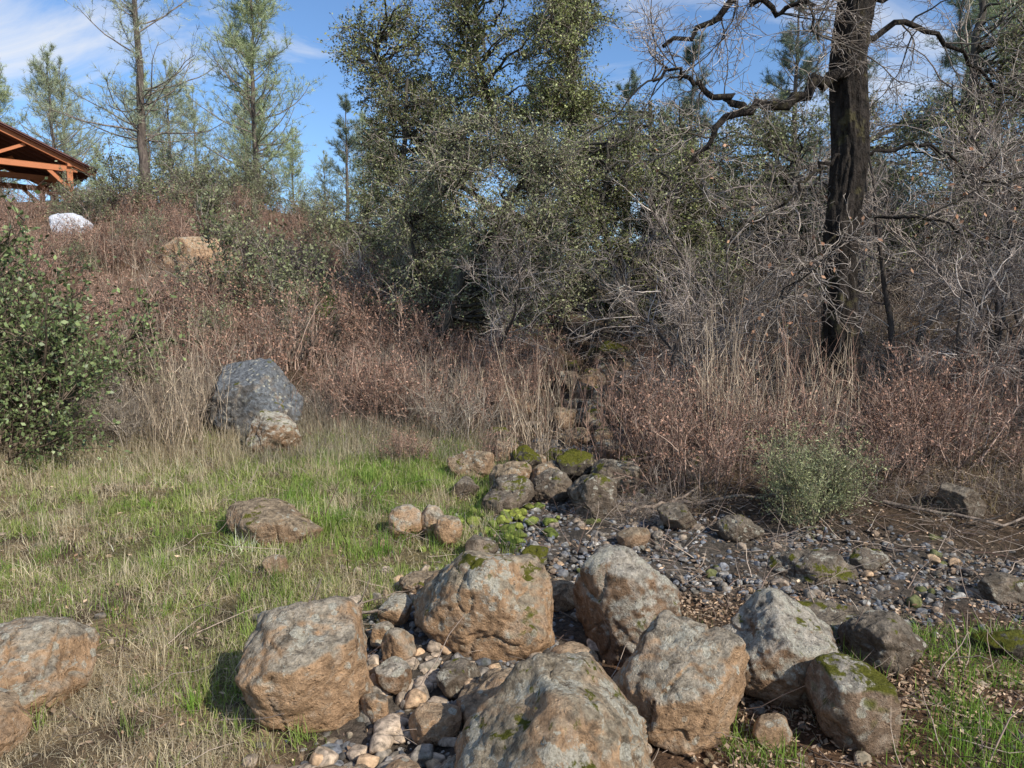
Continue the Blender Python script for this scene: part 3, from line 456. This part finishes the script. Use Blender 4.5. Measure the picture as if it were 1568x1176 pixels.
# ---------------------------------------------------------------- oaks
def oak(name,limbs,crowns,ncl,seed,lc,ls=.055,twn=22,lpt=14,tw=.55,gap=-.15,bark=(.085,.075,.062),twc=((.46,.40,.35),(.14,.11,.09)),asp=.55):
    r=np.random.default_rng(seed); a=Acc(); sk=[];base=limbs[0][0][0]
    for pts,r0,r1 in limbs: sk.append(limb(a,pts,r0,r1,18,9,bark,r,.02))
    sk=np.concatenate(sk); sk2=sk[sk[:,2]>base[2]+.8]
    cs=[]; tot=sum(c[3]*c[4]*c[5] for c in crowns)
    for (cx,cy,cz,rx,ry,rz) in crowns:
        n=int(ncl*rx*ry*rz/tot)+1; u=nrm(r.normal(0,1,(n*4,3)))*(r.uniform(.25,1,(n*4,1))**.45)
        p=u*np.array([rx,ry,rz])+np.array([cx,cy,cz]); g=fbm(p*.75+seed,2,seed)>gap; cs.append(p[g][:n])
    c=np.concatenate(cs); n=len(c)
    dd=np.linalg.norm(c[:,None]-sk2[None],axis=2)+.6*np.clip(sk2[None,:,2]-c[:,None,2],0,None); s=sk2[dd.argmin(1)]
    t=np.linspace(0,1,9)[None,:,None]; md=(s+c)/2+r.normal(0,.18,(n,3))+np.array([0,0,.12]); P=(1-t)**2*s[:,None]+2*t*(1-t)*md[:,None]+t*t*c[:,None]
    P[:,1:-1]+=r.normal(0,.035,(n,7,3))
    ln=np.linalg.norm(c-s,axis=1); tube(a,P,np.linspace(1,.22,9)[None]*(.012+.012*ln)[:,None],5,bark)
    m=n*twn; b,tt,p,d=spawn(P,m,.5,1.,.3,1.5,r,.1); T=grow(p,d,tw*r.uniform(.4,1.2,m),4,.22,-.02,r)
    tube(a,T,np.linspace(1,.35,5)[None]*np.full((m,1),.0055),3,colmix(*twc,m,r))
    k=m*lpt; b,tt,p,d=spawn(T,k,.15,1,.4,1.4,r,.1)
    tone=1+.4*vn(p*.9,seed+4)[:,None]
    leaves(a,p+r.normal(0,.02,p.shape),ls*r.uniform(.6,1.25,k),colmix(*lc,k,r,.3)*tone,asp,1,d,.9,r)
    return obj(name,a.mesh(name,[M_bark,M_leaf],origin=base),base)
G1=((.10,.12,.035),(.30,.315,.12)); G2=((.15,.165,.065),(.37,.38,.20)); G3=((.07,.085,.033),(.23,.245,.095))
gz=lambda x,y:Hs(x,y)-.1
oak('offscreen_shade_oak',[([(-1.3,11,gz(-1.3,11)),(-.9,11,1.8),(-.45,11,2.6),(.1,11.1,3.5),(.4,11.2,4.1)],.09,.03),([(-.45,11,2.6),(-.9,11.1,3.3),(-1.1,11.2,4.)],.04,.015),([(-1.1,11.2,.6),(-1.5,11.5,1.9),(-1.6,11.4,3.)],.05,.02)],
    [(-.3,11,3.1,1.75,1.4,1.25),(.4,11.3,2.0,1.1,1.,.9),(-1.3,11.5,1.9,.8,.9,1.0)],180,201,G2,.042,22,11,.55,-.2,twc=((.5,.44,.38),(.2,.165,.14)))
oak('offscreen_shade_oak',[([(.9,15.5,gz(.9,15.5)),(1.0,15.4,3.5),(1.3,15.3,5.5),(1.2,15.3,8),(1.5,15.2,9.5)],.16,.05),([(1.,15.4,3.5),(-.2,15.2,5),(-.7,15,6.6),(-1.,15,8.)],.09,.03),([(1.,15.4,3.),(-1.2,15.2,4.2),(-2.6,15,5.8),(-2.8,15,7.)],.08,.02)],
    [(-.1,15.2,7.2,2.7,2.3,2.2),(1.5,15.3,7.2,1.5,2,2.3),(-2.2,15,6.9,1.5,1.6,1.4),(-1.9,15,5.2,1.3,1.5,1.3),(.6,15.2,4.4,2.2,1.8,1.6)],340,202,G1,.056,20,11,.6,.0)
oak('offscreen_shade_oak',[([(-1.6,14,gz(-1.6,14)),(-1.9,14,3),(-2.1,14,4.8),(-2.0,14,6.)],.1,.03)],[(-1.9,14,4.4,1.1,1.2,1.6),(-1.6,13.7,2.6,1.2,1.,1.3)],110,203,G3,.05,22,13,.5,-.2)
oak('offscreen_shade_oak',[([(1.5,12.6,gz(1.5,12.6)),(1.9,12.6,2.0),(2.6,12.6,3.),(3.3,12.7,4.4)],.1,.03),([(1.9,12.6,2.),(1.6,12.7,3.2),(1.7,12.8,4.6)],.06,.02)],[(2.3,12.8,3.4,1.7,1.4,1.2),(2.9,12.9,2.0,1.5,1.2,.8),(1.5,13,4.3,.9,1,.9)],160,204,G1,.048,22,12,.55,-.1)
oak('offscreen_shade_oak',[([(7.9,12,gz(7.9,12)),(7.8,12,3.),(7.5,12,5),(7.7,12,7)],.14,.04),([(7.8,12,3.),(9,12,4.6),(9.6,12,6)],.08,.02)],[(7.6,12,5.3,1.7,1.6,1.6),(9.2,12.2,4.4,1.9,1.6,2.2),(7.9,12,2.8,1.7,1.2,1.1)],190,205,G1,.05,18,11,.6,.05)
oak('offscreen_shade_oak',[([(5.3,14.2,gz(5.3,14.2)),(5.4,14.2,3),(5.6,14.2,4.5)],.12,.04),([(5.3,14.2,2.),(4.2,14.3,3.2),(3.5,14.4,4.2)],.07,.02)],[(5.2,14.2,3.8,2.3,1.5,1.7),(6.4,14.4,2.6,1.8,1.3,1.2),(3.7,14.5,3.4,1.5,1.3,1.3)],210,206,G3,.05,20,12,.6,.0)
oak('offscreen_shade_oak',[([(12,15,gz(12,15)),(12,15,4),(12.2,15,6)],.14,.05)],[(11.8,15,4.6,2.6,2,3.)],130,207,G3,.06,18,12,.7,-.05)
oak('offscreen_shade_oak',[([(3.6,19,gz(3.6,19)),(3.7,19,5),(3.6,19,7.)],.14,.05)],[(3.4,19,5.4,2.4,2,1.6)],80,208,G3,.07,18,12,.75,-.05)
oak('offscreen_shade_oak',[([(8,20,gz(8,20)),(8,20,4),(7.2,20,6.)],.14,.05),([(8,20,4),(9.4,20,6.)],.1,.04)],[(6.8,20,5.2,2.2,2,1.9),(9.8,20,5.4,2.2,2,2.2)],150,218,G3,.07,18,12,.75,-.05)
oak('offscreen_shade_oak',[([(-4.6,22,gz(-4.6,22)),(-4.5,22,4),(-4.4,22,5)],.1,.04),([(-4.6,22,2.),(-3,21.5,3.5),(-2,21,5.)],.08,.03)],[(-4.2,22,3.7,1.9,1.5,1.4),(-1.7,21,4.4,1.9,1.5,2.)],110,209,G3,.07,18,12,.75,-.1)
oak('offscreen_shade_oak',[([(10.8,3.6,gz(10.8,3.6)),(10.6,3.7,3.),(10.4,3.8,5.5)],.16,.05)],[(10.4,3.8,5.0,2.4,2.2,2.0)],90,211,G1,.07,16,11,.7,.0)  # unseen oak beyond the right frame edge, added to shade the right-hand undergrowth
# ---------------------------------------------------------------- bare black oak
def bare_oak():
    r=np.random.default_rng(77); a=Acc(); x0,y0=3.55,7.6; z0=Hs(x0,y0)-.1; bk=(.045,.037,.031)
    NR=200
    tr=spline([(x0+.03,y0,z0),(x0,y0,z0+.5),(x0-.03,y0,1.5),(x0-.06,y0,2.4),(x0,y0,3.2),(x0-.05,y0+.05,4.2),(x0+.03,y0,5.2),(x0+.3,y0,6.5),(x0+.2,y0+.1,8.)],NR)
    R=np.interp(np.linspace(0,1,NR),[0,.05,.15,.6,1],[.28,.20,.175,.17,.06])
    k=72; ang=np.arange(k)*2*math.pi/k
    pp=np.stack([np.cos(ang)[None,:]*np.ones((NR,1)),np.sin(ang)[None,:]*np.ones((NR,1)),np.broadcast_to(tr[:,2:3]*.5,(NR,k))],-1)
    rr=R[:,None]*(1+.16*fbm(pp*2.2,3,5)-.13*np.clip(1-3.*np.abs(fbm(pp*np.array([5,5,5.]),2,6)),0,1)+.05*fbm(pp*np.array([12,12,16]),2,8))
    V=tr[:,None]+np.stack([np.cos(ang)[None]*rr,np.sin(ang)[None]*rr,0*rr],-1); idx=np.arange(NR*k).reshape(NR,k); q_=np.roll(idx,-1,1)
    a.add(V,bk,q=np.stack([idx[:-1],q_[:-1],q_[1:],idx[1:]],-1).reshape(-1,4))
    LB=[([(3.5,7.55,3.9),(3.3,7.5,4.02),(2.95,7.45,3.78),(2.6,7.4,3.68),(2.25,7.4,3.6),(2.0,7.3,3.3),(1.75,7.3,3.0)],.075,.018),
        ([(2.35,7.4,3.65),(2.0,7.4,3.75),(1.7,7.4,4.0),(1.4,7.3,3.9)],.04,.012),
        ([(3.55,7.6,5.2),(3.1,7.5,5.3),(2.5,7.4,4.9),(2.15,7.35,4.65),(1.95,7.3,4.4),(1.5,7.3,4.2)],.065,.02),
        ([(2.3,7.4,4.8),(2.6,7.3,4.5),(2.9,7.2,4.6),(3.0,7.2,4.2)],.035,.01),
        ([(3.6,7.6,4.4),(4.2,7.8,4.6),(4.8,8.,4.5),(5.5,8.2,4.0),(6.1,8.3,3.7)],.035,.008),
        ([(3.65,7.6,4.8),(4.4,7.5,5.0),(5.2,7.4,4.9),(6.0,7.4,5.2)],.03,.008),
        ([(3.65,7.6,3.2),(4.2,7.4,3.3),(4.7,7.3,2.9),(5.3,7.2,2.9)],.022,.007),
        ([(3.5,7.6,3.3),(3.2,7.4,3.1),(2.7,7.3,2.6),(2.3,7.2,2.4)],.025,.007),
        ([(3.6,7.6,2.6),(4.3,7.5,2.6),(4.9,7.5,2.3),(5.6,7.5,2.4)],.02,.006),
        ([(3.5,7.6,2.7),(3.3,7.3,2.3),(2.9,7.2,2.0),(2.6,7.2,1.5)],.018,.005),
        ([(3.65,7.6,6.),(3.1,7.6,6.8),(2.4,7.5,7.)],.07,.02),([(3.8,7.6,6.2),(4.8,7.6,7.)],.07,.02)]
    Ls=np.stack([limb(a,p,r0,r1,20,8,bk,r,.03) for p,r0,r1 in LB])
    wc=((.56,.48,.41),(.10,.08,.07))
    n=130;b,t,p,d=spawn(Ls,n,.15,1,.5,1.2,r,.0); P=grow(p,d,r.uniform(.4,1.1,n),8,.22,-.01,r); tube(a,P,np.linspace(1,.35,9)[None]*r.uniform(.007,.012,n)[:,None],4,colmix((.07,.06,.05),(.22,.19,.16),n,r),1)
    n=1100;b,t,p,d=spawn(P,n,.1,1,.4,1.2,r,.0); P2=grow(p,d,r.uniform(.15,.5,n),5,.25,-.01,r); tube(a,P2,np.linspace(1,.45,6)[None]*r.uniform(.003,.005,n)[:,None],3,colmix(*wc,n,r,.3),1)
    n=4500;b,t,p,d=spawn(P2,n,.2,1,.4,1.1,r,.1); P3=grow(p,d,r.uniform(.05,.2,n),3,.25,0,r); tube(a,P3,np.linspace(1,.7,4)[None]*r.uniform(.0022,.0032,n)[:,None],3,colmix(*wc,n,r,.3),1)
    b,t,p,d=spawn(P3,500,.5,1,.4,1.2,r); kk=(p[:,2]<3.3); p=p[kk]; leaves(a,p,.06,colmix((.35,.18,.11),(.45,.28,.18),len(p),r),.6,2,None,1,r)
    obj('bare_black_oak_tree',a.mesh('bare_black_oak',[M_oakbark,M_twig,M_dry],origin=(x0,y0,z0)),(x0,y0,z0))
bare_oak()
def bare_tree(name,x,y,h,seed,lean=(0,0),r0=.045):
    r=np.random.default_rng(seed); a=Acc(); z=Hs(x,y)-.1; ns=3
    D=np.stack([r.normal(lean[0],.3,ns),r.normal(lean[1],.2,ns),np.ones(ns)],-1); P=grow(np.tile([x,y,z],(ns,1)),D,h*r.uniform(.7,1.1,ns),14,.12,.02,r); tube(a,P,np.linspace(1,.2,15)[None]*(r0*r.uniform(.5,1.,ns))[:,None],6,(.09,.075,.065))
    wc=((.56,.48,.41),(.12,.09,.08))
    n=36;b,t,p,d=spawn(P,n,.2,1,.4,1.1,r,.1); P1=grow(p,d,h*r.uniform(.12,.4,n),8,.17,-.01,r); tube(a,P1,np.linspace(1,.3,9)[None]*np.full((n,1),r0*.2),4,colmix(*wc,n,r,.3))
    n=360;b,t,p,d=spawn(P1,n,.1,1,.4,1.1,r,0); P2=grow(p,d,h*r.uniform(.04,.16,n),4,.22,-.02,r); tube(a,P2,np.linspace(1,.4,5)[None]*np.full((n,1),.0038),3,colmix(*wc,n,r,.3))
    n=1500;b,t,p,d=spawn(P2,n,.1,1,.4,1.1,r,0); P3=grow(p,d,r.uniform(.05,.22,n),3,.2,0,r); tube(a,P3,np.linspace(1,.6,4)[None]*np.full((n,1),.0026),3,colmix(*wc,n,r,.3))
    obj(name,a.mesh(name,[M_twig],origin=(x,y,z)),(x,y,z))
for i,(x_,y_,h_,l_) in enumerate([(-.3,10,2.5,(.1,0)),(2.6,9,3.,(.2,0)),(4.7,8.6,3.2,(.2,0)),(5.6,8.2,3.6,(.15,0)),(6.6,9,4.2,(-.1,0)),(3.2,10.5,3.4,(0,0)),(5.2,10.5,4,(0,0)),(-2.7,12.5,2.2,(0,0)),(7.6,9.5,4.6,(0,0)),(6.1,7.0,2.2,(.2,0)),(4.4,6.9,1.8,(0,0)),(1.9,8.,2.,(-.1,0))]): bare_tree('bare_sapling',x_,y_,h_,300+i,l_)
# ---------------------------------------------------------------- pines
def pine_mesh(name,seed,Hh=8.5,r0=.16,dens=1.,wid=1.9,t0=.18,nc=((.20,.25,.13),(.36,.41,.24)),up=.10,nl=.22,kn=13,m2f=8):
    r=np.random.default_rng(seed); a=Acc(); n=24
    tr=np.stack([np.cumsum(r.normal(0,.03,n)),np.cumsum(r.normal(0,.03,n)),np.linspace(-.2,Hh,n)],-1); tube(a,tr[None],np.linspace(r0,.015,n)[None],9,(.13,.105,.09))
    m=int(62*dens); t=np.sort(r.uniform(t0,.99,m)); p=np.stack([np.interp(t*(n-1),np.arange(n),tr[:,i]) for i in range(3)],-1); an=r.uniform(0,6.28,m)
    Lb=wid*(np.clip(1.12-t,0.05,1)**.7)*r.uniform(.4,1.15,m); D=np.stack([np.cos(an),np.sin(an),r.normal(.1,.25,m)+.6*t],-1)
    P=grow(p,D,Lb,8,.12,up,r); tube(a,P,np.linspace(1,.3,9)[None]*(.008+.009*Lb)[:,None],4,(.26,.22,.19))
    m2=int(m*m2f); b,tt,p,d=spawn(P,m2,.2,1,.5,1.2,r,.2); P2=grow(p,d,Lb[b]*r.uniform(.15,.45,m2),4,.12,up*.8,r); tube(a,P2,np.linspace(1,.5,5)[None]*np.full((m2,1),.006),3,(.3,.26,.21))
    ends=np.concatenate([P2[:,-1],P2[:,2],P[:,-1]]); ed=nrm(np.concatenate([P2[:,-1]-P2[:,-2],P2[:,-1]-P2[:,-2],P[:,-1]-P[:,-2]]))
    N_=len(ends)*kn; e=np.repeat(ends,kn,0); d=nrm(np.repeat(ed,kn,0)*.6+nrm(r.normal(0,1,(N_,3)))*.8+np.array([0,0,.1]))
    col=colmix(*nc,len(ends),r,.2).repeat(kn,0); needles(a,e-np.repeat(ed,kn,0)*r.uniform(0,.16,(N_,1)),d,nl*r.uniform(.7,1.15,N_),.011,col,1,r)
    return a.mesh(name,[M_bark,M_needle])
PA=pine_mesh('grey_pine_a',401,9.4,.17,1.1,2.8,.2,((.24,.28,.17),(.42,.46,.30)),kn=11,m2f=9); PB=pine_mesh('grey_pine_b',402,9.5,.13,1.9,3.0,.05,((.25,.31,.14),(.44,.49,.26)),kn=16,m2f=11); PC=pine_mesh('grey_pine_c',403,7.,.12,1.2,2.8,.08,((.23,.27,.15),(.40,.44,.28)),kn=13,m2f=9); PD=pine_mesh('dark_conifer',404,8.,.14,1.3,2.0,.08,((.10,.14,.09),(.19,.23,.15)),kn=18)
for (x_,y_,me,s,ro) in [(-12.2,24,PA,1.05,0),(-9.4,27,PB,.98,1),(-21.5,34,PC,1.05,2),(-24.,34,PB,.75,1.5),(-15.5,33,PC,.9,4),(-13.2,37,PB,.7,2.2),(-8.3,36,PD,.8,1),(-11.3,31,PC,.7,3.3),(-5.3,30,PB,.6,1.9),(-18,41,PC,1.0,.7),(9.6,25,PD,1.05,0),(12.5,27,PD,1.,2),(7.0,28,PD,1.,4),(16,26,PD,1.1,1),(5.,31,PD,1.,5),(14.5,22,PB,.9,3),(1,30,PD,1.,3),(-26,42,PC,1.2,1),(-22,44,PB,.9,2)]:
    obj('grey_pine_tree' if me is not PD else 'conifer_tree',me,(x_,y_,Hs(x_,y_)),ro,s)
E=empty('distant_trees'); r=np.random.default_rng(9)
for i in range(28):
    x_=-62+i*4.8+r.uniform(-1.5,1.5); y_=r.uniform(44,66); obj('tree',[PB,PC,PD][r.integers(3)],(x_,y_,Hs(x_,y_)-.3),r.uniform(0,6),r.uniform(.5,.9),E)
# ---------------------------------------------------------------- pavilion
def box(parent,name,p,q,w,h,mat,roll_up=(0,0,1)):
    p=Vector(p);q=Vector(q);d=q-p;Ln=d.length; zx=d.normalized(); up=Vector(roll_up); sx=zx.cross(up).normalized(); uy=sx.cross(zx)
    bm=bmesh.new(); bmesh.ops.create_cube(bm,size=1); 
    for v in bm.verts: c=v.co.copy(); v.co=(p+q)/2+zx*c.x*Ln+sx*c.y*w+uy*c.z*h
    bmesh.ops.bevel(bm,geom=bm.edges[:],offset=.008,segments=1,affect='EDGES')
    bmesh.ops.recalc_face_normals(bm,faces=bm.faces[:])
    me=bpy.data.meshes.new(name); bm.to_mesh(me); bm.free(); me.materials.append(mat); return obj(name,me,parent=parent)
Mw=plain('cedar_timber',(.50,.18,.075),.6,.25,5,.3,(1,1,6)); Mr=plain('roof_underside',(.13,.05,.035),.7,.3,4); Mm=plain('roof_metal',(.13,.05,.04),.45,.15,2,.5); Mdk=plain('conc_pad',(.22,.19,.16),.9)
PV=empty('pavilion',(-15.9,27.6,-.2)); PV.rotation_euler=(0,0,math.radians(42))
hw=3.5; dep=6.; ze=6.97; zr=8.5; gl=Hs(-18,30)-.4
def lz(x): return ze+(zr-ze)*(1-abs(x+hw)/hw)
for sgn,nm in ((1,'roof_right'),(-1,'roof_left')):
    xe=0 if sgn>0 else -2*hw
    box(PV,nm,((xe-hw)/2,-.3,(ze+zr)/2+.09),((xe-hw)/2,dep+.3,(ze+zr)/2+.09),math.hypot(hw,zr-ze),.05,Mm,roll_up=((zr-ze)*sgn,0,hw))
    box(PV,nm+'_deck',((xe-hw)/2,-.25,(ze+zr)/2+.03),((xe-hw)/2,dep+.25,(ze+zr)/2+.03),math.hypot(hw,zr-ze)-.05,.05,Mr,roll_up=((zr-ze)*sgn,0,hw))
    for j in range(9):
        yy=.35+j*(dep-.7)/8.; box(PV,f'rafter_{nm}_{j}',(xe-sgn*.1,yy,ze-.03),(-hw,yy,zr-.08),.07,.14,Mr)
    for yy in (-.02,dep): box(PV,'rake_beam',(xe,yy,ze-.04),(-hw,yy,zr-.06),.12,.2,Mw)
    xp=xe-sgn*.85
    for yy in (.1,dep/2,dep-.1):
        box(PV,'post',(xp,yy,gl-.6),(xp,yy,lz(xp)-.2),.19,.19,Mw,roll_up=(0,1,0))
        box(PV,'brace',(xp-sgn*.1,yy,lz(xp)-.95),(xp-sgn*.75,yy,lz(xp)-.3),.1,.12,Mw)
    box(PV,'eave_beam',(xp,-.1,lz(xp)-.12),(xp,dep+.1,lz(xp)-.12),.16,.2,Mw)
    box(PV,'side_brace',(xp,.2,lz(xp)-.95),(xp,.9,lz(xp)-.25),.1,.12,Mw)
for yy in (.1,dep/2,dep-.1):
    box(PV,'tie_beam',(-.6,yy,ze+.08),(-2*hw+.6,yy,ze+.08),.15,.2,Mw); box(PV,'king_post',(-hw,yy,ze+.2),(-hw,yy,zr-.18),.14,.14,Mw,roll_up=(0,1,0))
    for s_ in (1,-1): box(PV,'truss_web',(-hw+s_*.1,yy,ze+.2),(-hw+s_*1.3,yy,lz(-hw+s_*1.3)-.18),.09,.11,Mw)
box(PV,'concrete_pad',(-hw,-.3,gl-.05),(-hw,dep+.3,gl-.05),2*hw,.25,Mdk)
tm=plain('white_tarp',(.55,.56,.6),.5,.15,9); o=boulder('tarp_covered_woodpile',-11.1,18.,.95,.6,.6,tm,501,.4,.15,.2,crack=.06,rough=1.5,kk=8)
# ---------------------------------------------------------------- world + sun + camera
az=math.radians(134); el=math.radians(37)
sd=Vector((math.sin(az)*math.cos(el),math.cos(az)*math.cos(el),math.sin(el)))
w=bpy.data.worlds.new('World'); S.world=w; w.use_nodes=True; nt=w.node_tree; nt.nodes.clear()
out=nt.nodes.new('ShaderNodeOutputWorld'); bg=nt.nodes.new('ShaderNodeBackground'); bg.inputs[1].default_value=.125
sk=nt.nodes.new('ShaderNodeTexSky'); sk.sky_type='NISHITA'; sk.sun_disc=False; sk.sun_elevation=el; sk.sun_rotation=az; sk.air_density=1.; sk.dust_density=.3; sk.ozone_density=2.5
tc=nt.nodes.new('ShaderNodeTexCoord'); mp=nt.nodes.new('ShaderNodeMapping'); mp.inputs['Rotation'].default_value=(0,.6,.5); mp.inputs['Scale'].default_value=(1.,3.,4.); L(nt,tc.outputs['Generated'],mp.inputs[0])
cn=noise(nt,mp.outputs[0],1.7,9,.6,.8); cf=mth(nt,'MULTIPLY',ramp(nt,cn,.48,.68),.85)
skc=mixc(nt,1.,sk.outputs[0],(1.02,1.22,1.42),'MULTIPLY')
c=mixc(nt,cf,skc,(7.2,7.3,7.5)); L(nt,c,bg.inputs[0]); L(nt,bg.outputs[0],out.inputs[0])
sl=bpy.data.lights.new('sun','SUN'); sl.energy=5.; sl.angle=math.radians(.53); sl.color=(1,.94,.84); so=bpy.data.objects.new('sun',sl); S.collection.objects.link(so); so.rotation_euler=sd.to_track_quat('Z','Y').to_euler(); so.location=(10,-5,20)
cam=bpy.data.cameras.new('camera'); cam.lens=24.77; cam.sensor_width=36; cam.clip_end=2000; co=bpy.data.objects.new('camera',cam); S.collection.objects.link(co); co.location=(0,0,1.6); co.rotation_euler=(math.radians(84),0,0); S.camera=co
S.view_settings.view_transform='Standard'; S.view_settings.look='None'; S.view_settings.exposure=0
print('TRIS',sum(len(m.polygons) for m in bpy.data.meshes))
